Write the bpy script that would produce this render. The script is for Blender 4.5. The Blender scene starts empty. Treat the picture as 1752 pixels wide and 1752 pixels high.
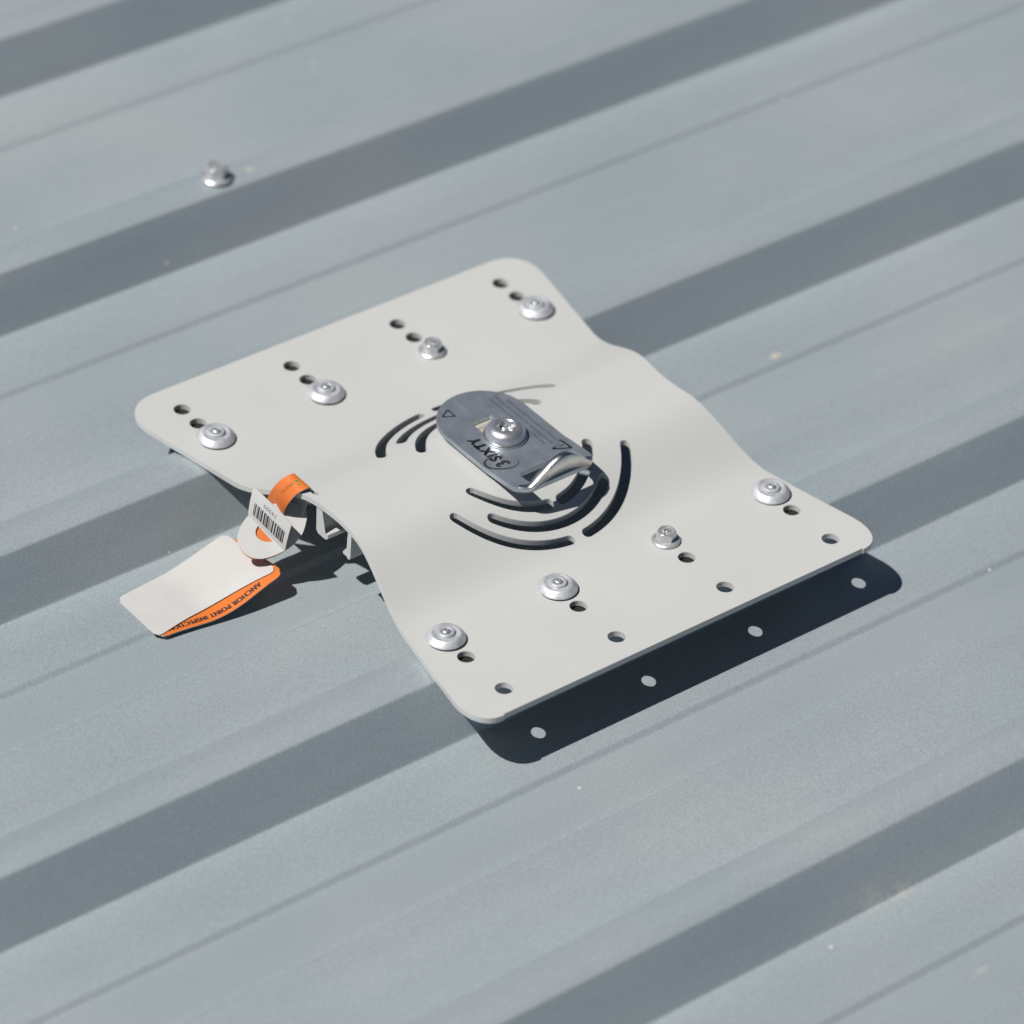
import bpy, bmesh, math, random
from mathutils import Vector, Matrix

random.seed(7)
S = 0.001                      # everything below is written in millimetres
scn = bpy.context.scene
C = scn.collection

# ------------------------------------------------------------------ camera
cam_d = bpy.data.cameras.new('camera')
cam = bpy.data.objects.new('camera', cam_d)
C.objects.link(cam)
scn.camera = cam
cam_pos = Vector((1313.71, -1115.95, 1302.15))
AZ, EL, ROLL = -0.7108, 0.6572, 0.0766
zc = Vector((math.cos(EL)*math.cos(AZ), math.cos(EL)*math.sin(AZ), math.sin(EL)))
xc = Vector((0, 0, 1)).cross(zc).normalized()
yc = zc.cross(xc)
x2 = math.cos(ROLL)*xc + math.sin(ROLL)*yc
y2 = -math.sin(ROLL)*xc + math.cos(ROLL)*yc
cam.matrix_world = Matrix(((x2.x, y2.x, zc.x, cam_pos.x*S),
                           (x2.y, y2.y, zc.y, cam_pos.y*S),
                           (x2.z, y2.z, zc.z, cam_pos.z*S),
                           (0, 0, 0, 1)))
cam_d.sensor_width = 36.0
cam_d.sensor_fit = 'HORIZONTAL'
cam_d.lens = 7371.43/1752*36.0
cam_d.clip_start = 0.05
cam_d.clip_end = 200.0
cam_d.dof.use_dof = True
cam_d.dof.focus_distance = 2.085
cam_d.dof.aperture_fstop = 6.0
cam_d.dof.aperture_blades = 9

# ------------------------------------------------------------------ world, sun, exposure
to_sun = Vector((-0.127, -0.615, 1.0)).normalized()
sun_el = math.asin(to_sun.z)
sun_az = math.atan2(to_sun.x, to_sun.y)
world = bpy.data.worlds.new('World')
scn.world = world
world.use_nodes = True
wn = world.node_tree.nodes
wl = world.node_tree.links
wn.clear()
wo = wn.new('ShaderNodeOutputWorld')
bg = wn.new('ShaderNodeBackground')
sky = wn.new('ShaderNodeTexSky')
sky.sky_type = 'NISHITA'
sky.sun_disc = False
sky.sun_elevation = sun_el
sky.sun_rotation = sun_az % (2*math.pi)
sky.air_density = 0.3
sky.dust_density = 0.1
sky.ozone_density = 1.2
bg.inputs['Strength'].default_value = 0.05
wl.new(sky.outputs[0], bg.inputs['Color'])
wl.new(bg.outputs[0], wo.inputs['Surface'])

sun_d = bpy.data.lights.new('sun', 'SUN')
sun_d.energy = 5.0
sun_d.angle = math.radians(0.53)
sun_d.color = (1.0, 0.972, 0.925)
sun = bpy.data.objects.new('sun', sun_d)
C.objects.link(sun)
sun.rotation_euler = to_sun.to_track_quat('Z', 'Y').to_euler()
sun.location = to_sun*6

scn.cycles.max_bounces = 6
scn.cycles.diffuse_bounces = 3
scn.cycles.glossy_bounces = 4
scn.view_settings.view_transform = 'Standard'
scn.view_settings.look = 'None'
scn.view_settings.exposure = 0.14
scn.view_settings.gamma = 1.0
scn.view_settings.use_curve_mapping = False

# ------------------------------------------------------------------ material helpers
def new_mat(name):
    m = bpy.data.materials.new(name)
    m.use_nodes = True
    nt = m.node_tree
    return m, nt, nt.nodes['Principled BSDF']

def node(nt, kind, **kw):
    n = nt.nodes.new(kind)
    for k, v in kw.items():
        if k.startswith('i_'):
            n.inputs[k[2:].replace('_', ' ')].default_value = v
        else:
            setattr(n, k, v)
    return n

def noise(nt, vec, scale, detail=3.0, rough=0.55):
    n = node(nt, 'ShaderNodeTexNoise')
    n.inputs['Scale'].default_value = scale
    n.inputs['Detail'].default_value = detail
    n.inputs['Roughness'].default_value = rough
    nt.links.new(vec, n.inputs['Vector'])
    return n.outputs['Fac']

def ramp(nt, fac, stops):
    r = node(nt, 'ShaderNodeValToRGB')
    e = r.color_ramp.elements
    while len(e) < len(stops):
        e.new(0.5)
    for i, (p, c) in enumerate(stops):
        e[i].position = p
        e[i].color = c if len(c) == 4 else (*c, 1)
    nt.links.new(fac, r.inputs['Fac'])
    return r.outputs['Color']

def mixc(nt, fac, a, b):
    m = node(nt, 'ShaderNodeMix', data_type='RGBA')
    for sock, v in ((m.inputs[0], fac), (m.inputs[6], a), (m.inputs[7], b)):
        if hasattr(v, 'is_output'):
            nt.links.new(v, sock)
        elif isinstance(v, (int, float)):
            sock.default_value = v
        else:
            sock.default_value = (*v, 1)
    return m.outputs[2]

def math_n(nt, op, a, b=None, clamp=False):
    m = node(nt, 'ShaderNodeMath', operation=op)
    m.use_clamp = clamp
    for i, v in enumerate((a, b)):
        if v is None:
            continue
        if hasattr(v, 'is_output'):
            nt.links.new(v, m.inputs[i])
        else:
            m.inputs[i].default_value = v
    return m.outputs[0]

def bump(nt, bs, height, strength, dist):
    b = node(nt, 'ShaderNodeBump')
    b.inputs['Strength'].default_value = strength
    b.inputs['Distance'].default_value = dist
    nt.links.new(height, b.inputs['Height'])
    nt.links.new(b.outputs[0], bs.inputs['Normal'])
    return b

def coords(nt, which='Object'):
    return node(nt, 'ShaderNodeTexCoord').outputs[which]

def scaled(nt, vec, s):
    m = node(nt, 'ShaderNodeMapping')
    m.inputs['Scale'].default_value = s
    nt.links.new(vec, m.inputs['Vector'])
    return m.outputs[0]

M = {}

# satin metallic roofing paint with grain, streaks along the ribs, dust and specks
def roof_material():
    m, nt, bs = new_mat('roof_paint')
    co = coords(nt)
    streak = noise(nt, scaled(nt, co, (1.0, 0.08, 1.0)), 38.0, 2.0)
    cloud = noise(nt, co, 5.5, 2.0)
    grain = noise(nt, co, 1050.0, 2.0, 0.7)
    c1 = ramp(nt, cloud, [(0.3, (0.348, 0.404, 0.438)), (0.7, (0.411, 0.458, 0.476))])
    st = streak
    c2n = node(nt, 'ShaderNodeMix', data_type='RGBA', blend_type='MULTIPLY')
    c2n.inputs[0].default_value = 1.0
    nt.links.new(c1, c2n.inputs[6])
    nt.links.new(ramp(nt, st, [(0.34, (1.00, 1.00, 1.005)), (0.66, (1.06, 1.06, 1.05))]), c2n.inputs[7])
    c2 = c2n.outputs[2]
    g = ramp(nt, grain, [(0.30, (0.84, 0.84, 0.84)), (0.72, (1.14, 1.14, 1.14))])
    mm = node(nt, 'ShaderNodeMix', data_type='RGBA', blend_type='MULTIPLY')
    mm.inputs[0].default_value = 1.0
    nt.links.new(c2, mm.inputs[6]); nt.links.new(g, mm.inputs[7])
    col = mm.outputs[2]
    # tiny pale specks
    vo = node(nt, 'ShaderNodeTexVoronoi', feature='F1')
    vo.inputs['Scale'].default_value = 34.0
    nt.links.new(co, vo.inputs['Vector'])
    spk = math_n(nt, 'LESS_THAN', vo.outputs['Distance'], 0.035)
    wh = node(nt, 'ShaderNodeTexWhiteNoise')
    nt.links.new(vo.outputs['Position'], wh.inputs['Vector'])
    keep = math_n(nt, 'GREATER_THAN', wh.outputs['Value'], 0.5)
    col = mixc(nt, math_n(nt, 'MULTIPLY', math_n(nt, 'MULTIPLY', spk, keep), 0.75), col, (0.80, 0.80, 0.77))
    # a few larger dried splashes of ochre dirt, each at its own place
    nz = node(nt, 'ShaderNodeTexNoise'); nz.inputs['Scale'].default_value = 330.0
    nt.links.new(co, nz.inputs['Vector'])
    for (px, py, rx, ry, cc, st) in ((-27.4, 215.2, 2.6, 4.4, (0.76, 0.69, 0.54), 0.8),
                                     (-291.5, 57.5, 2.6, 3.2, (0.72, 0.66, 0.55), 0.35),
                                     (327, -13, 4.0, 9.0, (0.66, 0.61, 0.54), 0.28),
                                     (325, -31, 5.0, 11.0, (0.66, 0.61, 0.55), 0.22),
                                     (384, -16, 3.0, 6.0, (0.66, 0.61, 0.55), 0.22)):
        sx = node(nt, 'ShaderNodeVectorMath', operation='SUBTRACT')
        nt.links.new(co, sx.inputs[0]); sx.inputs[1].default_value = (px*S, py*S, 0)
        sc = node(nt, 'ShaderNodeVectorMath', operation='MULTIPLY')
        nt.links.new(sx.outputs[0], sc.inputs[0]); sc.inputs[1].default_value = (1/(rx*S), 1/(ry*S), 0)
        ln = node(nt, 'ShaderNodeVectorMath', operation='LENGTH')
        nt.links.new(sc.outputs[0], ln.inputs[0])
        d = math_n(nt, 'ADD', ln.outputs['Value'], math_n(nt, 'MULTIPLY', math_n(nt, 'SUBTRACT', nz.outputs['Fac'], 0.5), 2.6))
        f = math_n(nt, 'MULTIPLY', math_n(nt, 'SUBTRACT', 1.0, d, True), st*1.6, True)
        col = mixc(nt, f, col, cc)
    nt.links.new(col, bs.inputs['Base Color'])
    bs.inputs['Metallic'].default_value = 0.52
    bs.inputs['Roughness'].default_value = 0.55
    bs.inputs['Specular IOR Level'].default_value = 0.4
    low = math_n(nt, 'MULTIPLY', noise(nt, scaled(nt, co, (1, 0.35, 1)), 11.0, 2.0), 7.0)
    h = math_n(nt, 'ADD', grain, low)
    bump(nt, bs, h, 0.35, 0.00022)
    return m

# off-white powder coat with faint orange peel and extrusion lines
def plate_material():
    m, nt, bs = new_mat('powder_coat')
    co = coords(nt)
    cl = noise(nt, co, 14.0, 4.0)
    col = ramp(nt, cl, [(0.3, (0.427, 0.431, 0.423)), (0.7, (0.453, 0.457, 0.446))])
    sm = noise(nt, scaled(nt, co, (1.0, 0.25, 1.0)), 120.0, 5.0, 0.7)
    dirt = ramp(nt, sm, [(0.63, (0, 0, 0)), (0.80, (1, 1, 1))])
    col = mixc(nt, math_n(nt, 'MULTIPLY', dirt, 0.16), col, (0.42, 0.40, 0.36))
    sep = node(nt, 'ShaderNodeSeparateXYZ')
    nt.links.new(co, sep.inputs[0])
    # scribed centre line of the extrusion
    dline = math_n(nt, 'ABSOLUTE', math_n(nt, 'SUBTRACT', sep.outputs['X'], 9.2*S))
    groove = math_n(nt, 'LESS_THAN', dline, 0.28*S)
    col = mixc(nt, math_n(nt, 'MULTIPLY', groove, 0.09), col, (0.35, 0.34, 0.32))
    nt.links.new(col, bs.inputs['Base Color'])
    bs.inputs['Roughness'].default_value = 0.48
    bs.inputs['Specular IOR Level'].default_value = 0.55
    peel = noise(nt, co, 650.0, 2.0)
    h = math_n(nt, 'SUBTRACT', peel, math_n(nt, 'MULTIPLY', groove, 0.8))
    bump(nt, bs, h, 0.12, 0.00012)
    return m

def metal_material(name, base, rough, var=0.08, bscale=500.0, bstr=0.15, streak=None, metallic=1.0):
    m, nt, bs = new_mat(name)
    co = coords(nt)
    v = co if streak is None else scaled(nt, co, streak)
    n1 = noise(nt, v, bscale, 4.0, 0.65)
    n2 = noise(nt, co, bscale*0.22, 4.0)
    dark = tuple(c*(1-var*2.2) for c in base)
    lite = tuple(min(1, c*(1+var)) for c in base)
    nt.links.new(ramp(nt, n2, [(0.3, dark), (0.7, lite)]), bs.inputs['Base Color'])
    r = node(nt, 'ShaderNodeMapRange')
    r.inputs['To Min'].default_value = max(0.03, rough-0.09)
    r.inputs['To Max'].default_value = rough+0.11
    nt.links.new(n1, r.inputs['Value'])
    nt.links.new(r.outputs[0], bs.inputs['Roughness'])
    bs.inputs['Metallic'].default_value = metallic
    bump(nt, bs, n1, bstr, 0.00008)
    return m

def plain_material(name, base, rough, var=0.05, scale=90.0):
    m, nt, bs = new_mat(name)
    co = coords(nt)
    n = noise(nt, co, scale, 4.0)
    nt.links.new(ramp(nt, n, [(0.3, tuple(c*(1-var) for c in base)), (0.7, tuple(min(1, c*(1+var)) for c in base))]), bs.inputs['Base Color'])
    bs.inputs['Roughness'].default_value = rough
    bump(nt, bs, n, 0.08, 0.00015)
    return m

M['roof'] = roof_material()
M['plate'] = plate_material()
M['rivet'] = metal_material('zinc_rivet', (0.538, 0.554, 0.580), 0.54, 0.14, 900.0, 0.5, None, 0.5)
M['pin'] = metal_material('bright_pin', (0.655, 0.672, 0.706), 0.34, 0.10, 900.0, 0.4, None, 0.75)
M['hex'] = metal_material('galvanised_screw', (0.638, 0.647, 0.655), 0.34, 0.12, 800.0, 0.35, None, 0.7)
M['steel'] = metal_material('brushed_stainless', (0.420, 0.466, 0.521), 0.42, 0.09, 420.0, 0.16, (0.12, 1.0, 1.0), 0.78)
M['polish'] = metal_material('polished_stainless', (0.655, 0.651, 0.638), 0.30, 0.05, 260.0, 0.06)
M['clip'] = metal_material('plated_clip', (0.672, 0.638, 0.571), 0.35, 0.08, 500.0, 0.1, None, 0.45)
M['bolt'] = metal_material('stainless_bolt', (0.622, 0.630, 0.655), 0.33, 0.06, 500.0, 0.12, None, 0.85)
M['ink'] = plain_material('black_print', (0.012, 0.013, 0.017), 0.5)
M['ink_soft'] = plain_material('worn_grey_print', (0.075, 0.08, 0.10), 0.5)
M['ink_brown'] = plain_material('brown_print', (0.16, 0.065, 0.02), 0.5)
M['ink_grey'] = plain_material('grey_print', (0.16, 0.18, 0.18), 0.6)
M['green'] = plain_material('green_print', (0.02, 0.24, 0.06), 0.5)
M['orange'] = plain_material('orange_vinyl', (0.569, 0.146, 0.028), 0.38, 0.05)
M['white'] = plain_material('white_vinyl', (0.458, 0.452, 0.442), 0.45, 0.025)
M['rubber'] = plain_material('black_rubber', (0.012, 0.012, 0.013), 0.6)

# ------------------------------------------------------------------ mesh helpers
def obj(name, me, mat=None, parent=None, origin=(0, 0, 0)):
    """me holds millimetre coordinates relative to origin (also in mm, world)"""
    o = bpy.data.objects.new(name, me)
    C.objects.link(o)
    o.location = Vector(origin)*S
    if mat is not None and not me.materials:
        for x in (mat if isinstance(mat, (list, tuple)) else [mat]):
            me.materials.append(x)
    if parent is not None:
        attach(o, parent)
    return o

def abs_loc(o):
    v = Vector(o.location)
    if o.parent is not None:
        v = v.copy()
    return Vector(o['_w']) if '_w' in o else v

WORLD = {}
def attach(o, parent):
    """parent o, keeping its world position (all rotations are zero or local)"""
    o.parent = parent
    w = WORLD.get(parent.name, Vector(parent.location))
    WORLD[o.name] = Vector(o.location)
    o.location = Vector(o.location) - w

def from_bm(name, bm, smooth=None, recalc=True):
    if recalc:
        bmesh.ops.recalc_face_normals(bm, faces=bm.faces[:])
    bmesh.ops.scale(bm, vec=(S, S, S), verts=bm.verts[:])
    me = bpy.data.meshes.new(name)
    bm.to_mesh(me)
    bm.free()
    if smooth is not None:
        for p in me.polygons:
            p.use_smooth = True
        me.set_sharp_from_angle(angle=math.radians(smooth))
    return me

def lathe(bm, prof, n=48, z0=0.0, wob=None):
    """revolve a list of (r, z)"""
    rings = []
    for r, z in prof:
        if r < 1e-6:
            rings.append([bm.verts.new((0, 0, z0+z))])
        else:
            rings.append([bm.verts.new((r*math.cos(2*math.pi*i/n)*(1 if not wob else wob(2*math.pi*i/n, r)),
                                        r*math.sin(2*math.pi*i/n)*(1 if not wob else wob(2*math.pi*i/n, r)), z0+z)) for i in range(n)])
    for a, b in zip(rings, rings[1:]):
        if len(a) == 1 and len(b) == 1:
            continue
        for i in range(n):
            j = (i+1) % n
            if len(a) == 1:
                bm.faces.new((a[0], b[j], b[i]))
            elif len(b) == 1:
                bm.faces.new((a[i], a[j], b[0]))
            else:
                bm.faces.new((a[i], a[j], b[j], b[i]))
    return rings

def sheet_from_outline(name, outer, holes, thick, zfun, dzfun, cuts, bevel=0.25):
    """closed plate cut from an outline with openings, then bent to the profile z = zfun(x);
    zfun is the TOP surface"""
    cu = bpy.data.curves.new(name, 'CURVE')
    cu.dimensions = '2D'
    cu.fill_mode = 'BOTH'
    cu.extrude = thick/2 - bevel
    cu.bevel_depth = bevel
    cu.bevel_resolution = 1
    cu.offset = -bevel
    for loop in [outer] + holes:
        sp = cu.splines.new('POLY')
        sp.points.add(len(loop)-1)
        for p, (x, y) in zip(sp.points, loop):
            p.co = (x, y, 0, 1)
        sp.use_cyclic_u = True
    to = bpy.data.objects.new(name, cu)
    C.objects.link(to)
    dg = bpy.context.evaluated_depsgraph_get()
    dg.update()
    me0 = bpy.data.meshes.new_from_object(to.evaluated_get(dg))
    bpy.data.objects.remove(to)
    bm = bmesh.new()
    bm.from_mesh(me0)
    bpy.data.meshes.remove(me0)
    bmesh.ops.remove_doubles(bm, verts=bm.verts[:], dist=0.002)
    for x in cuts:
        bmesh.ops.bisect_plane(bm, geom=bm.verts[:]+bm.edges[:]+bm.faces[:], plane_co=(x, 0, 0), plane_no=(1, 0, 0), dist=1e-4)
    bmesh.ops.recalc_face_normals(bm, faces=bm.faces[:])
    bm.normal_update()
    kinds = []
    for f in bm.faces:
        kinds.append(1 if f.normal.z > 0.9 else (-1 if f.normal.z < -0.9 else 0))
    for v in bm.verts:
        v.co.z += zfun(v.co.x) - thick/2
    bm.normal_update()
    bmesh.ops.scale(bm, vec=(S, S, S), verts=bm.verts[:])
    me = bpy.data.meshes.new(name)
    bm.to_mesh(me)
    bm.free()
    for p in me.polygons:
        p.use_smooth = True
    nor = []
    for p in me.polygons:
        k = kinds[p.index]
        for li in p.loop_indices:
            if k:
                x = me.vertices[me.loops[li].vertex_index].co.x/S
                n = Vector((-dzfun(x), 0, 1)).normalized()*k
                nor.append(n)
            else:
                nor.append(p.normal.copy())
    me.normals_split_custom_set([tuple(n) for n in nor])
    return me

def arc_pts(cx, cy, r, a0, a1, n):
    return [(cx+r*math.cos(math.radians(a0+(a1-a0)*i/n)), cy+r*math.sin(math.radians(a0+(a1-a0)*i/n))) for i in range(n+1)]

def text_mesh(name, body, size, offset=0.0, shear=0.0, spacing=1.0):
    """flat lettering in the XY plane in mm; returns vertices and faces"""
    cu = bpy.data.curves.new(name, 'FONT')
    cu.body = body
    cu.size = size
    cu.shear = shear
    cu.offset = offset
    cu.space_character = spacing
    cu.resolution_u = 3
    to = bpy.data.objects.new(name, cu)
    C.objects.link(to)
    dg = bpy.context.evaluated_depsgraph_get()
    dg.update()
    me = bpy.data.meshes.new_from_object(to.evaluated_get(dg))
    bpy.data.objects.remove(to)
    vs = [v.co.copy() for v in me.vertices]
    fs = [tuple(p.vertices) for p in me.polygons]
    bpy.data.meshes.remove(me)
    return vs, fs

def mesh_pydata(name, vs, fs, smooth=False):
    me = bpy.data.meshes.new(name)
    me.from_pydata([tuple(Vector(v)*S) for v in vs], [], fs)
    me.update()
    if smooth:
        for p in me.polygons:
            p.use_smooth = True
    return me

def empty(name, loc, label, cat, group=None):
    e = bpy.data.objects.new(name, None)
    C.objects.link(e)
    e.location = Vector(loc)*S
    e.empty_display_size = 0.02
    e['label'] = label
    e['category'] = cat
    if group:
        e['group'] = group
    WORLD[e.name] = Vector(e.location)
    return e

# ------------------------------------------------------------------ roof sheet
PITCH = 197.5
CREST, PAN = -4.0, -33.0
rib_centres = [-491.5, -294.0, -92.0, 101.0, 299.0]
for k in range(1, 13):
    rib_centres.append(299.0 + PITCH*k)
    rib_centres.insert(0, -491.5 - PITCH*k)

def roof_profile():
    pts = []
    for i, c in enumerate(rib_centres):
        nxt = rib_centres[i+1] if i+1 < len(rib_centres) else c+PITCH
        raw = [(c-27.5, PAN), (c-13.6, CREST-3.4), (c-8.5, CREST-1.7), (c-3.2, CREST-0.3), (c+1.5, CREST), (c+6.5, CREST-0.4), (c+11.3, CREST-1.6), (c+27.5, PAN),
               (c+69.6, PAN), (c+72.8, PAN-2.3), (c+104.6, PAN-2.3), (c+105.8, PAN-3.3), (c+106.8, PAN-3.2), (c+109.2, PAN+0.9), (c+111.0, PAN+1.0), (c+118, PAN-0.1), (nxt-60, PAN)]
        pts += raw
    # resample densely near bends, smooth so that every fold has a radius
    dense = []
    for a, b in zip(pts, pts[1:]):
        L = math.dist(a, b)
        n = max(1, int(L/0.55))
        for k in range(n):
            t = k/n
            dense.append((a[0]+(b[0]-a[0])*t, a[1]+(b[1]-a[1])*t))
    dense.append(pts[-1])
    for _ in range(3):
        d2 = dense[:]
        for i in range(1, len(dense)-1):
            d2[i] = ((dense[i-1][0]+2*dense[i][0]+dense[i+1][0])/4, (dense[i-1][1]+2*dense[i][1]+dense[i+1][1])/4)
        dense = d2
    out = [dense[0]]
    for i in range(1, len(dense)-1):
        a, b, c = out[-1], dense[i], dense[i+1]
        ang = abs(math.atan2(c[1]-b[1], c[0]-b[0]) - math.atan2(b[1]-a[1], b[0]-a[0]))
        if ang > 0.02 or math.dist(a, b) > 9:
            out.append(b)
    out.append(dense[-1])
    return out

prof = roof_profile()
ys = [-4200, -1400, -700, -350, 0, 350, 700, 1400, 4200]
vs = [(x, y, z) for (x, z) in prof for y in ys]
ny = len(ys)
fs = []
for i in range(len(prof)-1):
    for j in range(ny-1):
        fs.append((i*ny+j, (i+1)*ny+j, (i+1)*ny+j+1, i*ny+j+1))
roof = obj('roof', mesh_pydata('roof', vs, fs, True), M['roof'])
roof['kind'] = 'structure'
roof['label'] = 'blue-grey ribbed metal roof sheeting'

# ------------------------------------------------------------------ anchor: base plate
anchor = empty('roof_anchor', (6, 0, -3.5),
               'white bent metal roof anchor plate riveted across two roof ribs', 'roof anchor')
T = 3.5
HX = 9.0
def zp(x):
    d = abs(x-HX)
    t = min(max((72-d)/56, 0), 1)
    z = 19.3*t*t*(3-2*t)
    if x > 90:
        z += 1.9*((x-90)/66)**1.3
    return z
def dzp(x):
    return (zp(x+0.25)-zp(x-0.25))/0.5
def half_w(x):
    return 100.4 + 0.2*math.sqrt((x-10)**2 + 17**2)
def yc_of(x):
    return -0.5 - 1.5*x/150

def plate_outline():
    XF, XN, RC = -144.2, 156.3, 21.0
    pts = []
    xs = [XF+RC+3 + (XN-XF-2*RC-6)*i/70 for i in range(71)]
    sl = math.degrees(math.atan(0.2))
    # side on -y, from far to near
    left = [(x, yc_of(x)-half_w(x)) for x in xs]
    right = [(x, yc_of(x)+half_w(x)) for x in xs]
    def corner(p_in, d_in, p_out, n=12):
        # quadratic blend through the sharp corner, close to a circular fillet
        cxp = d_in
        out = []
        for i in range(1, n):
            t = i/n
            w = 0.78
            b0, b1, b2 = (1-t)**2, 2*t*(1-t)*w, t*t
            s = b0+b1+b2
            out.append(((b0*p_in[0]+b1*cxp[0]+b2*p_out[0])/s, (b0*p_in[1]+b1*cxp[1]+b2*p_out[1])/s))
        return out
    cn_l = (XN, yc_of(XN)-half_w(XN))
    cn_r = (XN, yc_of(XN)+half_w(XN))
    cf_l = (XF, yc_of(XF)-half_w(XF))
    cf_r = (XF, yc_of(XF)+half_w(XF))
    pts += left
    a = (XN, cn_l[1]+RC-4)
    pts += corner(left[-1], cn_l, a)
    pts += [a, (XN-0.1, a[1]+0.5), (XN-0.75, a[1]+0.7)]       # small notch where the corner cut meets the extruded edge
    b = (XN, cn_r[1]-RC+4)
    pts += [(XN-0.75, b[1]-0.7), (XN-0.1, b[1]-0.5), b]
    pts += corner(b, cn_r, right[-1])
    pts += right[::-1]
    c = (XF, cf_r[1]-RC-2)
    pts += corner(right[0], cf_r, c)
    pts += [c]
    d = (XF, cf_l[1]+RC+2)
    pts += [d]
    pts += corner(d, cf_l, left[0])
    return pts

def arc_slot(cx, cy, r, a0, a1, w):
    n = max(10, int(abs(a1-a0)/3))
    o = arc_pts(cx, cy, r+w/2, a0, a1, n)
    i = arc_pts(cx, cy, r-w/2, a1, a0, n)
    def cap(a, sgn):
        ex, ey = cx+r*math.cos(math.radians(a)), cy+r*math.sin(math.radians(a))
        return [(ex+w/2*math.cos(math.radians(a+sgn*t)), ey+w/2*math.sin(math.radians(a+sgn*t))) for t in (36, 72, 108, 144)]
    return o + cap(a1, 1) + i + [(x, y) for x, y in reversed(cap(a0, -1))]

COLS = [-102.4, -34.1, 34.1, 102.4]
HOLE_R = 4.35
holes = []
for y in COLS:
    for x in (95.25+16.1, 95.25+45.2, -95.25-15.5, -95.25-29.7):
        holes.append(arc_pts(x, y, HOLE_R, 0, 345, 23))
CX, CY = 9.0, -1.0
for r in (61.4, 41.7):
    for a0, a1 in ((5, 61), (119, 175), (185, 241), (299, 355)):
        holes.append(arc_slot(CX, CY, r, a0, a1, 5.3))
for a0, a1 in ((-44, 38), (140, 224)):
    holes.append(arc_slot(CX, CY, 51.7, a0, a1, 5.3))
# slot for the tag strap beside the edge
holes.append([(-29.5, -103.0), (-10.8, -103.0), (-9.6, -101.9), (-10.8, -100.8), (-29.5, -100.8), (-30.6, -101.9)])

cuts = [-64 + 1.6*i for i in range(93)] + [92, 100, 108, 116, 124, 132, 140, 148]
plate_me = sheet_from_outline('base_plate', plate_outline(), holes, T, zp, dzp, cuts, 0.3)
plate = obj('base_plate', plate_me, M['plate'], anchor)

def extrude_leg(name, section, shift):
    """section of (x, z); the leg runs along y and is trimmed to the waisted outline"""
    bm = bmesh.new()
    stations = 9
    rows = []
    for k in range(stations):
        f = -1 + 2*k/(stations-1)
        row = []
        for x, z in section:
            row.append(bm.verts.new((x, yc_of(x) + f*(half_w(x)-0.7), z)))
        rows.append(row)
    n = len(section)
    for a, b in zip(rows, rows[1:]):
        for i in range(n):
            j = (i+1) % n
            bm.faces.new((a[i], a[j], b[j], b[i]))
    bm.faces.new(rows[0][::-1])
    bm.faces.new(rows[-1])
    bmesh.ops.triangulate(bm, faces=[f for f in bm.faces if len(f.verts) > 4])
    return from_bm(name, bm)
leg1 = [(-6.6, zp(-6.6)-T+0.6), (-6.2, 1.6), (-4.9, -0.2), (-1.0, -0.9), (1.2, -0.7), (2.4, 0.9), (2.0, 2.5), (0.6, 2.4), (-1.6, 2.2), (-2.7, 3.0), (-2.9, zp(-2.9)-T+0.6)]
leg2 = [(18.2, zp(18.2)-T+0.6), (18.2, 5.4), (17.0, 4.2), (16.0, 2.3), (14.7, 1.2), (14.6, 0.2), (15.6, -0.3), (17.6, 0.2), (19.6, -0.6), (21.2, 0.4), (21.5, 3.0), (21.5, zp(21.5)-T+0.6)]
obj('leg', extrude_leg('leg', leg1, 0), M['plate'], plate)
obj('leg', extrude_leg('leg_barbed', leg2, 0), M['plate'], plate)

# black sealing tape between the plate and the two ribs
def tape_mesh(x0, x1, y1):
    bm = bmesh.new()
    bmesh.ops.create_cube(bm, size=1.0)
    for v in bm.verts:
        v.co = Vector(((x0+x1)/2 + v.co.x*(x1-x0), -1 + v.co.y*2*y1, -T-0.3 + v.co.z*0.5))
    return from_bm('sealing_tape', bm)
obj('sealing_tape', tape_mesh(84, 119, 111), M['rubber'], anchor)
obj('sealing_tape', tape_mesh(-132, -80, 111), M['rubber'], anchor)

# ------------------------------------------------------------------ rivets and hex screws of the anchor
def rivet_mesh():
    bm = bmesh.new()
    lathe(bm, [(7.5, 1.0), (9.5, 1.05), (9.85, 1.2), (9.95, 1.45), (9.75, 1.8), (8.9, 2.7), (7.9, 3.7), (7.4, 4.1), (7.0, 4.25), (6.5, 4.22), (5.6, 4.0), (4.8, 3.95), (4.5, 4.0),
               (4.4, 4.85), (4.15, 5.15), (3.7, 5.25), (2.7, 5.2), (2.4, 4.9)], 44)
    bm2 = from_bm('rivet', bm, 38)
    return bm2
def pin_mesh():
    bm = bmesh.new()
    lathe(bm, [(2.2, 4.4), (2.1, 5.3), (1.85, 5.7), (1.4, 5.85), (0.9, 5.88), (0.5, 5.65), (0, 5.6)], 20,
          wob=lambda a, r: 1+0.05*math.sin(3*a+r*2))
    return from_bm('pin', bm, 45)
def washer_mesh(r, h):
    bm = bmesh.new()
    lathe(bm, [(r-0.4, -0.1), (r, 0.0), (r, h), (r-0.5, h+0.05), (2.5, h+0.05)], 36)
    return from_bm('seal_washer', bm, 40)
def hex_flange_mesh():
    bm = bmesh.new()
    lathe(bm, [(6.7, 0.3), (7.25, 0.5), (7.3, 1.0), (6.9, 1.45), (6.0, 1.75), (5.2, 1.95), (3.0, 2.0)], 44)
    return from_bm('flange', bm, 38)
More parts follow.
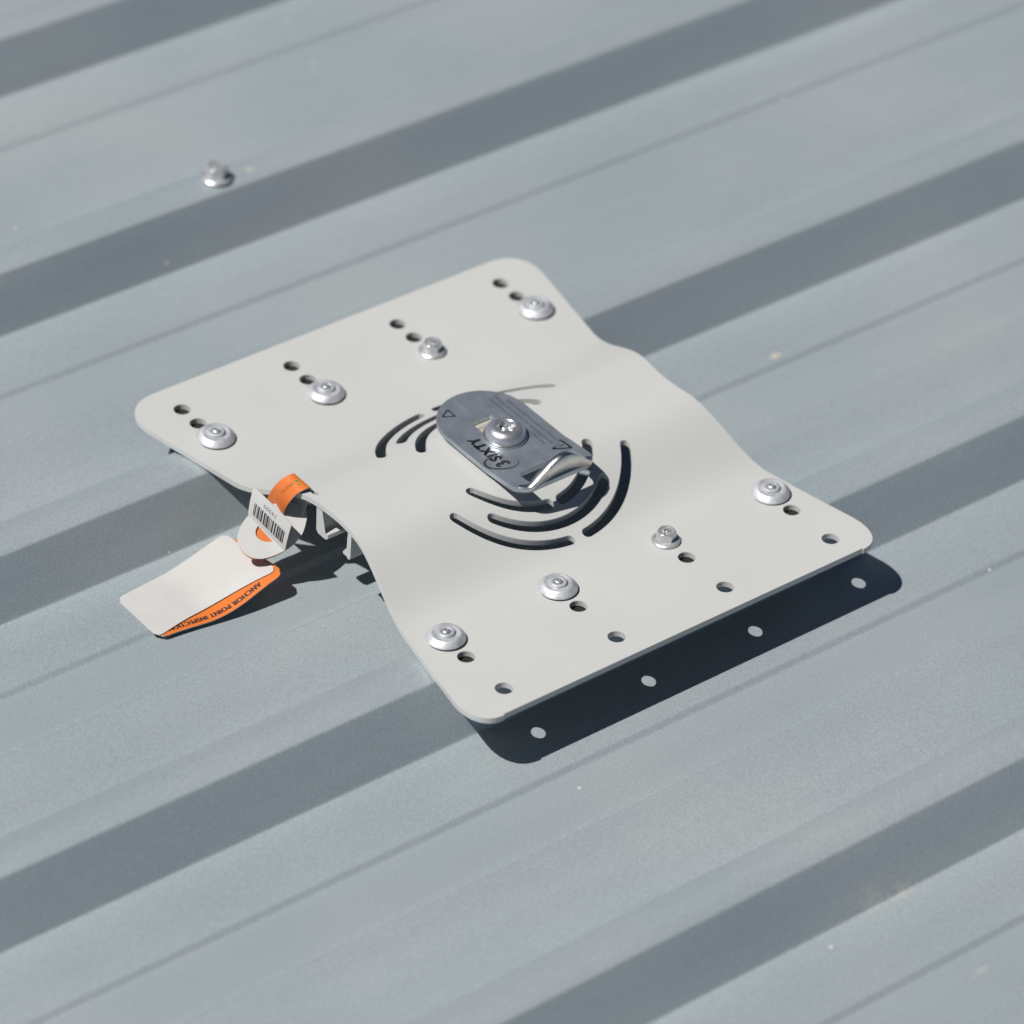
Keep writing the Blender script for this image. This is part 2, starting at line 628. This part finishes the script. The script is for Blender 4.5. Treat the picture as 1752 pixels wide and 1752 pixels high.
def hex_head_mesh():
    bm = bmesh.new()
    AF = 4.35
    def ring(scale, z, roundness):
        out = []
        for i in range(48):
            a = 2*math.pi*i/48
            m = (a + math.pi/6) % (math.pi/3) - math.pi/6
            rh = AF/math.cos(m)
            rr = rh*(1-roundness) + AF*1.02*roundness
            out.append(bm.verts.new((rr*scale*math.cos(a), rr*scale*math.sin(a), z)))
        return out
    rings = [ring(1.0, 1.6, 0.05), ring(1.0, 5.6, 0.05), ring(0.99, 6.05, 0.5), ring(0.95, 6.35, 1.0), ring(0.80, 6.42, 1.0), ring(0.74, 6.05, 1.0), ring(0.35, 5.95, 1.0)]
    for a, b in zip(rings, rings[1:]):
        for i in range(48):
            j = (i+1) % 48
            bm.faces.new((a[i], a[j], b[j], b[i]))
    c = bm.verts.new((0, 0, 6.1))
    for i in range(48):
        bm.faces.new((rings[-1][i], rings[-1][(i+1) % 48], c))
    # raised mark stamped in the head
    for (x0, x1, y0, y1) in ((-1.9, 1.9, -0.35, 0.45), (-1.3, -0.5, -1.6, 1.5), (0.7, 1.4, -1.5, 1.7)):
        vv = [bm.verts.new((x, y, z)) for z in (5.9, 6.35) for (x, y) in ((x0, y0), (x1, y0), (x1, y1), (x0, y1))]
        bm.faces.new(vv[4:])
        for i in range(4):
            j = (i+1) % 4
            bm.faces.new((vv[i], vv[j], vv[4+j], vv[4+i]))
    return from_bm('head', bm, 30)

me_rivet, me_pin, me_seal, me_fl, me_hd = rivet_mesh(), pin_mesh(), washer_mesh(8.3, 0.95), hex_flange_mesh(), hex_head_mesh()
me_seal2 = washer_mesh(6.6, 0.4)
for mm_, k in ((me_rivet, 'rivet'), (me_pin, 'pin'), (me_seal, 'rubber'), (me_fl, 'hex'), (me_hd, 'hex'), (me_seal2, 'rubber')):
    mm_.materials.append(M[k])

def place(name, me, parent, loc, rot):
    o = obj(name, me, None, parent, loc)
    o.rotation_euler = rot
    return o

for sx in (95.25, -95.25):
    for j, y in enumerate(COLS):
        z = zp(sx)
        rz = random.uniform(0, 6.28)
        tilt = (random.uniform(-0.03, 0.03), random.uniform(-0.03, 0.03), rz)
        if j == 2:
            a = place('hex_screw', me_fl, anchor, (sx, y, z), tilt)
            h = obj('head', me_hd, None)
            h.parent = a
            w = obj('seal_washer', me_seal2, None)
            w.parent = a
        else:
            a = place('rivet', me_rivet, anchor, (sx, y, z), tilt)
            p = obj('pin', me_pin, None)
            p.parent = a
            w = obj('seal_washer', me_seal, None)
            w.parent = a

# ------------------------------------------------------------------ swivel attachment plate
SZ, ST = 25.0, 2.9
def zs(x):
    return SZ + (0 if x < 23 else (x-23)*0.095 if x > 27 else (x-23)**2*0.095/8)
def dzs(x):
    return (zs(x+0.1)-zs(x-0.1))/0.2
WY = 24.7
SYC = -0.6
out = arc_pts(-7.2, SYC, WY, 90, 270, 40)
out += arc_pts(44.0, SYC-WY+8.5, 8.5, -90, 0, 8)
out += arc_pts(44.0, SYC+WY-8.5, 8.5, 0, 90, 8)
def rrect(x0, x1, y0, y1, r, n=5):
    return arc_pts(x1-r, y0+r, r, -90, 0, n)+arc_pts(x1-r, y1-r, r, 0, 90, n)+arc_pts(x0+r, y1-r, r, 90, 180, n)+arc_pts(x0+r, y0+r, r, 180, 270, n)
sw_holes = [rrect(38.3, 48.6, -16.0, 16.5, 2.6), rrect(-9.3, 4.0, -8.4, 4.2, 1.2, 3)]
sw_me = sheet_from_outline('swivel_plate', out, sw_holes, ST, zs, dzs, [22.9+0.5*i for i in range(10)]+[30, 34, 38, 42, 46, 50], 0.35)
swivel = obj('swivel_plate', sw_me, M['steel'], anchor)
swivel['label'] = 'printed stainless swivel plate with folded-up arched lip'

def smooth_step(t):
    t = min(max(t, 0), 1)
    return t*t*(3-2*t)
# folded-up arched lip at the near end
def lip_mesh():
    # bar along the rounded near edge, folded up into an arch in the middle
    bm = bmesh.new()
    path = [(44.0+8.5*math.cos(math.radians(t)), SYC-WY+8.5+8.5*math.sin(math.radians(t))) for t in range(-58, 0, 7)]
    path += [(52.5, -16.8+0.9*k) for k in range(1, 36)]
    path += [(44.0+8.5*math.cos(math.radians(t)), SYC+WY-8.5+8.5*math.sin(math.radians(t))) for t in range(2, 60, 7)]
    rows = []
    for i, (x, y) in enumerate(path):
        a, c = path[max(i-1, 0)], path[min(i+1, len(path)-1)]
        tx_, ty_ = c[0]-a[0], c[1]-a[1]
        L = math.hypot(tx_, ty_)
        nx, ny = ty_/L, -tx_/L            # outward
        u = min(max((y-0.4)/20.0, -1), 1)
        b = max(0.0, math.cos(math.pi/2*u))**1.3
        top = zs(x) + 0.06 + 12.6*b
        bot = zs(x) - ST - 0.06 + 5.9*b
        wd, e = 3.9, 0.55
        lean = 1.1*b + 0.08
        sec = [(-wd, bot+e), (-wd+e, bot), (-e, bot), (0, bot+e), (0, top-e), (-e, top), (-wd+e, top), (-wd, top-e)]
        rows.append([bm.verts.new((x+nx*(d+lean), y+ny*(d+lean), z)) for d, z in sec])
    for a, b in zip(rows, rows[1:]):
        for k in range(8):
            j = (k+1) % 8
            bm.faces.new((a[k], a[j], b[j], b[k]))
    bm.faces.new(rows[0][::-1]); bm.faces.new(rows[-1])
    return from_bm('lip', bm, 50)
obj('lip', lip_mesh(), M['polish'], swivel)

# spacer and sleeve seen through the opening and under the plate
bm = bmesh.new()
lathe(bm, [(13.0, 19.2), (13.0, 21.6), (12.4, 22.0), (6.0, 22.0), (5.0, 22.6), (5.0, 25.5)], 40)
obj('spacer', from_bm('spacer', bm, 40), M['polish'], swivel, (CX, CY, 0)).data
bm = bmesh.new()
pr_ = [(-9.0, 22.2), (-7.2, 22.4), (-5.2, 24.1), (-4.2, 24.3), (-3.6, 23.4), (-2.2, 23.2), (0.5, 24.6), (3.6, 24.7)]
rows = [[bm.verts.new((x, y, z)) for x, z in pr_] for y in (-8.0, -4, 0, 3.8)]
for a, b in zip(rows, rows[1:]):
    for k in range(len(pr_)-1):
        bm.faces.new((a[k], a[k+1], b[k+1], b[k]))
g = bmesh.ops.extrude_face_region(bm, geom=bm.faces[:])
for v in [v for v in g['geom'] if isinstance(v, bmesh.types.BMVert)]:
    v.co.z -= 0.6
obj('spring_clip', from_bm('spring_clip', bm, 25), M['clip'], swivel)

# button-head bolt with washer and lobed socket
bm = bmesh.new()
lathe(bm, [(9.0, 24.9), (11.0, 25.0), (11.15, 25.3), (11.15, 26.1), (10.9, 26.4), (6.0, 26.45)], 56)
bolt_w = obj('washer', from_bm('washer', bm, 40), M['polish'], swivel, (CX, CY, 0))
bm = bmesh.new()
N = 72
def dome(t):
    a = math.radians(90*t)
    return (5.5 + 4.8*math.cos(a)**0.9 if t < 1 else 5.5, 26.9 + 4.9*math.sin(a))
profl = [(10.0, 26.3), (10.35, 26.6)] + [dome(t/8) for t in range(9)] + [(5.2, 31.75), (4.95, 31.5)]
rings = lathe(bm, profl, N)
last = rings[-1]
def lob(a):
    return 1.0 + 0.16*math.cos(6*a)
r1 = [bm.verts.new((4.2*lob(2*math.pi*i/N)*math.cos(2*math.pi*i/N), 4.2*lob(2*math.pi*i/N)*math.sin(2*math.pi*i/N), 31.4)) for i in range(N)]
r2 = [bm.verts.new((4.05*lob(2*math.pi*i/N)*math.cos(2*math.pi*i/N), 4.05*lob(2*math.pi*i/N)*math.sin(2*math.pi*i/N), 27.6)) for i in range(N)]
for a, b in ((last, r1), (r1, r2)):
    for i in range(N):
        j = (i+1) % N
        bm.faces.new((a[i], a[j], b[j], b[i]))
cc_ = bm.verts.new((0, 0, 27.0))
for i in range(N):
    bm.faces.new((r2[i], r2[(i+1) % N], cc_))
bolt = obj('bolt', from_bm('bolt', bm, 35), M['bolt'], anchor, (CX, CY, 0))

# printing on the swivel plate: read towards -x, tops of letters towards -y
def print_on_swivel(name, pieces, mat):
    V, F = [], []
    for vs_, fs_ in pieces:
        o = len(V)
        V += vs_
        F += [tuple(i+o for i in f) for f in fs_]
    V = [(x, y, zs(x)+0.03+0.0000003*i) for i, (x, y) in enumerate(V)]
    me = mesh_pydata(name, V, F)
    return obj(name, me, mat, swivel)

def swivel_text(body, x_start, y_base, size, length=None, **kw):
    vs_, fs_ = text_mesh('t', body, size, **kw)
    w = max(v.x for v in vs_)
    k = (length/w) if length else 1.0
    return ([(x_start - v.x*k, y_base - v.y) for v in vs_], fs_)

def bold(piece, d):
    vs_, fs_ = piece
    V, F = [], []
    for (dx, dy) in ((0, 0), (d, 0), (-d, 0), (0, d), (0, -d)):
        o = len(V)
        V += [(x+dx, y+dy) for x, y in vs_]
        F += [tuple(i+o for i in f) for f in fs_]
    return V, F

def poly_ring(outer, inner):
    n = len(outer)
    return (outer+inner, [(i, (i+1) % n, n+(i+1) % n, n+i) for i in range(n)])

def triangle(cx, cy, r, w, rot):
    def tri(rr):
        pts = []
        for k in range(3):
            a = rot+k*120
            px, py = cx+(rr-0.8)*math.cos(math.radians(a)), cy+(rr-0.8)*math.sin(math.radians(a))
            pts += arc_pts(px, py, 0.8, a-60, a+60, 4)
        return pts
    o = tri(r)
    i = [(cx+(x-cx)*(1-w), cy+(y-cy)*(1-w)) for x, y in o]
    return poly_ring(o, i)

name_p = [bold(swivel_text('3', 28.9, -12.8, 9.8), 0.64),
          bold(swivel_text('SIXTY', 23.0, -13.4, 8.2, length=21.4, shear=0.12, spacing=1.12), 0.52)]
ring_o, ring_i = [], []
for i in range(41):
    a = math.radians(-15 + 300*i/40)
    w = 0.25 + 0.95*math.sin(math.pi*i/40)**1.3
    for ring_, d in ((ring_o, 0.0), (ring_i, w)):
        ca, sa = (8.8-d)*math.cos(a), (5.9-d)*math.sin(a)
        ring_.append((25.7+0.51*ca+0.86*sa, -16.4+0.86*ca-0.51*sa))
n_ = len(ring_o)
name_p.append((ring_o+ring_i, [(i, i+1, n_+i+1, n_+i) for i in range(n_-1)]))
name_p.append(swivel_text('EVO', 21.2, -11.4, 1.9))
print_on_swivel('bold_lettering', name_p, M['ink'])
tx = [swivel_text('1 MAN SINGLE PERSON FALL ARREST ANCHOR ONLY', 26.4, 12.4, 2.2, length=46.8),
      swivel_text('DO NOT USE IF IMPACTED, DAMAGED OR CORRODED', 26.6, 15.8, 2.2, length=47.2),
      swivel_text('SUITABLE FOR ANCHOR, RESCUE & ABSEIL', 26.3, 19.2, 2.2, length=41.0)]
print_on_swivel('small_lettering', [bold(t, 0.07) for t in tx], M['ink_soft'])
print_on_swivel('warning_triangle', [triangle(31.4, 17.0, 5.8, 0.36, -90), bold(swivel_text('i', 31.9, 18.3, 4.4), 0.18)], M['ink'])
print_on_swivel('warning_triangle', [triangle(-20.9, -13.6, 3.9, 0.36, -90)], M['ink'])

# ------------------------------------------------------------------ roofing screw standing alone on the far rib
rs = empty('roofing_screw', (-294, 37, CREST), 'small galvanised hex-head roofing screw on far rib behind the anchor', 'screw')
for nm, me_ in (('seal_washer', me_seal2), ('flange', me_fl), ('head', me_hd)):
    o = obj(nm, me_)
    o.parent = rs
    o.rotation_euler = (0.0, 0.02, 0.5)
    o.scale = (1.2, 1.2, 1.3)

# ------------------------------------------------------------------ inspection tag
tag = empty('inspection_tag', (-30, -150, -32),
            'orange and white inspection tag with barcode looped through the white anchor plate', 'tag')

def thin_sheet(name, top_rows, thick, mats, parent, closed_normal=None):
    """top_rows: rows of points; the sheet gets a thickness along its own normals.
    mats: (front, back)"""
    nr, ncol = len(top_rows), len(top_rows[0])
    P = [[Vector(p) for p in r] for r in top_rows]
    N = []
    for i in range(nr):
        rown = []
        for j in range(ncol):
            du = P[min(i+1, nr-1)][j]-P[max(i-1, 0)][j]
            dv = P[i][min(j+1, ncol-1)]-P[i][max(j-1, 0)]
            rown.append(du.cross(dv).normalized())
        N.append(rown)
    V = [p for r in P for p in r] + [P[i][j]-N[i][j]*thick for i in range(nr) for j in range(ncol)]
    o2 = nr*ncol
    F, mi = [], []
    for i in range(nr-1):
        for j in range(ncol-1):
            a, b, c, d = i*ncol+j, (i+1)*ncol+j, (i+1)*ncol+j+1, i*ncol+j+1
            F.append((a, b, c, d)); mi.append(0)
            F.append((o2+d, o2+c, o2+b, o2+a)); mi.append(1)
    ring = [(i, 0) for i in range(nr)] + [(nr-1, j) for j in range(1, ncol)] + [(i, ncol-1) for i in range(nr-2, -1, -1)] + [(0, j) for j in range(ncol-2, 0, -1)]
    for (a, b), (c, d) in zip(ring, ring[1:]+ring[:1]):
        p, q = a*ncol+b, c*ncol+d
        F.append((q, p, o2+p, o2+q)); mi.append(1)
    me = mesh_pydata(name, V, F, True)
    for m_ in mats:
        me.materials.append(m_)
    for p, k in zip(me.polygons, mi):
        p.material_index = k
    me.set_sharp_from_angle(angle=math.radians(40))
    return obj(name, me, None, parent)

def smooth01(t):
    t = min(max(t, 0), 1)
    return t*t*(3-2*t)

# orange strap body lying on the pan, its right end curling up
def strap_near(y):      # x of the near edge
    return -13.0 + 5.2*smooth01((y+192)/50)
def strap_far(y):
    return -48.0 - 5.0*smooth01((y+192)/60)
def strap_z(x, y):
    h = 13.5*smooth01((y+168)/52)**1.1
    return -32.45 + h*(0.55+0.45*smooth01((x+50)/42))
rows = []
Y0, Y1 = -191.5, -122.0
for i in range(37):
    y = Y0+(Y1-Y0)*i/36
    e = 0.0
    tail = max(0, (y-(Y1-5))/5)
    head = max(0, ((Y0+4)-y)/4)
    ins = 4.5*(1-math.sqrt(max(0, 1-tail**2))) + 3.5*(1-math.sqrt(max(0, 1-head**2)))
    a, b = strap_far(y)+ins, strap_near(y)-ins
    rows.append([(a+(b-a)*j/14, y, strap_z(a+(b-a)*j/14, y)) for j in range(15)])
# rows run along +y, columns along +x: du x dv points down, so flip the column order
strap = thin_sheet('strap', [r[::-1] for r in rows], 0.45, (M['orange'], M['white']), tag)
strap['label'] = 'orange lettered strap of the inspection tag'

# white sheet lying over it
rows = []
for i in range(37):
    y = -193.0+(69.4)*i/36
    tail = max(0, (y-(-123.6-4))/4)
    head = max(0, ((-193+4)-y)/4)
    ins = 3.6*(1-math.sqrt(max(0, 1-tail**2))) + 3.4*(1-math.sqrt(max(0, 1-head**2)))
    t = (y+193)/69.4
    a, b = -49.5-6.0*t+ins, -14.0+2.6*t-ins-5.6*math.sin(math.pi*t)**1.1
    rows.append([(a+(b-a)*j/12, y, strap_z(a+(b-a)*j/12, y)+0.6+0.25*math.sin(math.pi*t)) for j in range(13)])
thin_sheet('paper', [r[::-1] for r in rows], 0.3, (M['white'], M['white']), tag)

# lettering along the near edge: read towards -y, tops towards +x
vs_, fs_ = text_mesh('t', 'ANCHOR POINT INSPECTION', 4.4, spacing=1.08)
w = max(v.x for v in vs_)
k = 51.0/w
V = []
for q_, v in [(q, v) for q in range(3) for v in vs_]:
    y = -134.0 - v.x*k + (q_-1)*0.22
    xb = strap_near(y) - 4.9 + v.y*0.95
    V.append((xb, y, strap_z(xb, y)+0.06+0.01*q_))
fs_ = [tuple(i+q*len(vs_) for i in f) for q in range(3) for f in fs_]
obj('lettering', mesh_pydata('lettering', V, fs_), M['ink'], strap)

# neck rising from the strap to the back of the round end
rows = []
for t in [i/8 for i in range(9)]:
    y = -123.5 - 1.0*t
    z = strap_z(-25, -123.5) + 8.0*t - 1.0
    rows.append([(-27 + 2*t - 11.0*j/6, y - 5.5*t*t + 3.0*math.sin(math.pi*t), z - 0.35*j*t) for j in range(7)])
thin_sheet('neck', rows, 0.4, (M['orange'], M['white']), tag)

# round end: white disc with a die-cut moon, orange behind it
VIEW = Vector((0.60, -0.52, 0.61))
DS = VIEW*6.0
nd = Vector((0.55, -0.42, 0.72)).normalized()
def on_disc(p, lift=0.0):
    return Vector(p)+DS+nd*lift
disc_o = [(-38.8, -121.8, -3.4), (-37.8, -127.0, -7.2), (-36.0, -130.1, -10.3), (-34.6, -131.4, -12.2), (-31.9, -132.0, -14.5), (-28.3, -131.2, -16.8),
          (-25.1, -129.3, -18.2), (-22.5, -126.3, -18.5), (-21.1, -124.1, -18.2), (-19.0, -119.2, -17.0), (-17.8, -114.9, -15.4), (-17.0, -109.5, -12.8),
          (-17.2, -105.2, -10.2), (-18.7, -102.0, -7.2), (-20.9, -99.2, -3.8), (-23.0, -97.5, -1.2), (-28.0, -99.5, 1.5), (-33.5, -107.0, 1.5), (-37.0, -115.0, -0.6)]
moon = [(-32.7, -120.2, -7.1), (-32.1, -122.0, -8.6), (-30.8, -122.9, -10.1), (-29.1, -122.8, -11.3), (-27.3, -121.8, -12.2), (-25.6, -120.1, -12.5), (-23.8, -117.5, -12.3)]
def disc_sheet(name, outline, hole, thick, lift, mat, parent):
    ux = (Vector((1, 0, 0)) - nd*nd.x).normalized()
    uy = nd.cross(ux)
    O = Vector((-27.8, -115.4, -8.0))
    def flat(p):
        d = Vector(p)-O
        return (d.dot(ux), d.dot(uy))
    def ease(loop, closed=True, it=2):
        L = [Vector(p) for p in loop]
        for _ in range(it):
            L2 = []
            for a, b in zip(L, L[1:]+L[:1]):
                L2 += [a*0.75+b*0.25, a*0.25+b*0.75]
            L = L2
        return L
    loops = [[flat(p) for p in ease(outline)]]
    hl = [[flat(p) for p in hole]] if hole else []
    me = sheet_from_outline(name, loops[0], hl, thick, lambda x: 0.0, lambda x: 0.0, [], 0.04)
    for v in me.vertices:
        p = O + ux*(v.co.x/S) + uy*(v.co.y/S) + nd*(v.co.z/S + lift) + DS
        v.co = p*S
    # custom normals must follow the tilt
    me.normals_split_custom_set([tuple(me.polygons[pi].normal) for pi in range(len(me.polygons)) for _ in me.polygons[pi].loop_indices])
    return obj(name, me, mat, parent)
disc = disc_sheet('round_end', disc_o, moon, 0.4, 0.0, M['white'], tag)
disc_back = [tuple(Vector((-27.8, -115.4, -8.0)) + (Vector(p)-Vector((-27.8, -115.4, -8.0)))*0.96 + Vector((0.3, -0.6, -0.9))) for p in disc_o]
disc_sheet('round_backing', disc_back, None, 0.4, -0.9, M['orange'], tag)

# barcode flap folded up from the disc towards the viewer
def at_depth(p, d):
    """move p along the viewing direction until its coordinate along VIEW is d"""
    p = Vector(p)
    return p + VIEW*((d-p.dot(VIEW))/VIEW.dot(VIEW))
BL = on_disc((-38.9, -122.0, -3.4), 0.15)
BR = on_disc((-17.6, -114.6, -15.4), 0.15)
TL = at_depth((-45.3, -113.8, 6.6), 49.5)
TR = at_depth((-23.4, -105.5, -5.7), 57.0)
def flap_pt(u, v, lift=0.0):
    """u along the fold (BL to BR), v up the flap"""
    p = (BL*(1-u)+BR*u)*(1-v) + (TL*(1-u)+TR*u)*v
    nf = (BR-BL).cross(TL-BL).normalized()
    bulge = 0.7*math.sin(math.pi*v)
    return p + nf*(lift+bulge)
rows = [[flap_pt(j/10, i/10) for j in range(11)] for i in range(11)]
flap = thin_sheet('barcode_flap', [r[::-1] for r in rows], 0.3, (M['white'], M['white']), tag)
V, F = [], []
u = 0.115
rb = random.Random(3)
bars = []
while u < 0.90:
    wbar = rb.choice([0.010, 0.014, 0.024, 0.034])
    bars.append((u, u+wbar))
    u += wbar + rb.choice([0.012, 0.016, 0.024, 0.030])
for a, b in bars:
    o = len(V)
    for vv in (0.16, 0.30, 0.44, 0.58):
        V += [flap_pt(a, vv, 0.12), flap_pt(b, vv, 0.12)]
    for q in range(3):
        F.append((o+2*q, o+2*q+1, o+2*q+3, o+2*q+2))
obj('barcode', mesh_pydata('barcode', V, F), M['ink'], flap)
vs_, fs_ = text_mesh('t', '74909', 1.0, spacing=1.1)
w = max(v.x for v in vs_)
V = [flap_pt(0.66 - v.x/w*0.34, 0.82 - v.y*0.20, 0.12) for v in vs_]
obj('number', mesh_pydata('number', V, fs_), M['ink_grey'], flap)

# loop of strap through the slot in the plate
path = [(0, -101.9, 9.5), (0, -101.8, 14.0), (0, -101.9, 18.6), (0, -102.6, 20.5), (0, -104.8, 21.0), (-0.6, -107.1, 20.3), (-2.0, -109.3, 18.3), (-4.0, -110.9, 14.4),
        (-6.5, -111.8, 9.2), (-9.0, -111.7, 3.6), (-10.5, -110.9, -1.5), (-12.0, -109.6, -7.0), (-13.0, -107.6, -12.0)]
def catmull(pts, n):
    out = []
    P = [pts[0]]+pts+[pts[-1]]
    for i in range(1, len(P)-2):
        for k in range(n):
            t = k/n
            a, b, c, d = P[i-1], P[i], P[i+1], P[i+2]
            out.append(tuple(0.5*((2*b[q]) + (-a[q]+c[q])*t + (2*a[q]-5*b[q]+4*c[q]-d[q])*t*t + (-a[q]+3*b[q]-3*c[q]+d[q])*t**3) for q in range(len(a))))
    out.append(pts[-1])
    return out
cp = catmull(path, 5)
LX0, LX1 = -28.6, -15.0
rows = [[(x+LX0+(LX1-LX0)*j/6, y, z) for j in range(7)] for x, y, z in cp]
loop = thin_sheet('loop', rows, 0.4, (M['orange'], M['white']), tag)
loop['label'] = 'orange loop of strap through the slot'
# its second strand, coming down from the slot to the round end
e1 = catmull([(-14.5, -101.2, 15.8), (-17.0, -101.4, 11.0), (-18.0, -102.6, 5.5), (-18.8, -103.6, 1.6), (-19.2, -104.0, -1.5)], 4)
rows = [[(p[0]-15.0+15.0*j/4, p[1]-0.15*j, p[2]) for j in range(5)] for p in e1]
thin_sheet('strand', rows, 0.4, (M['white'], M['white']), tag)

# lettering and green mark on the loop
arc = [0.0]
for a, b in zip(cp, cp[1:]):
    arc.append(arc[-1]+math.dist(a, b))
def loop_pt(s, x, lift=0.08):
    s = min(max(s, 0), arc[-1]-1e-4)
    for i in range(len(arc)-1):
        if arc[i+1] >= s:
            t = (s-arc[i])/(arc[i+1]-arc[i])
            x = x + cp[i][0]+(cp[i+1][0]-cp[i][0])*t
            y = cp[i][1]+(cp[i+1][1]-cp[i][1])*t
            z = cp[i][2]+(cp[i+1][2]-cp[i][2])*t
            dy, dz = cp[i+1][1]-cp[i][1], cp[i+1][2]-cp[i][2]
            L = math.hypot(dy, dz)
            # outward side of the loop
            return Vector((x, y + lift*dz/L, z - lift*dy/L))
s_top = next(arc[i] for i in range(len(cp)) if cp[i][1] < -105.6)
vs_, fs_ = text_mesh('t', 'SPEKTRA', 3.0, spacing=1.05)
w = max(v.x for v in vs_)
obj('lettering', mesh_pydata('loop_lettering', [loop_pt(s_top+1.6+v.x/w*9.6, -23.2+v.y*1.0) for v in vs_], fs_), M['ink_brown'], loop)
V, F = [], []
for (s0, s1, x0, x1) in ((-1.2, 0.7, -23.4, -21.9), (-0.3, 1.0, -20.2, -19.0)):
    o = len(V)
    for q in range(12):
        a = 2*math.pi*q/12
        V.append(loop_pt(s_top+(s0+s1)/2+(s1-s0)/2*math.cos(a), (x0+x1)/2+(x1-x0)/2*math.sin(a)))
    F.append(tuple(range(o, o+12)))
obj('mark', mesh_pydata('mark', V, F), M['green'], loop)
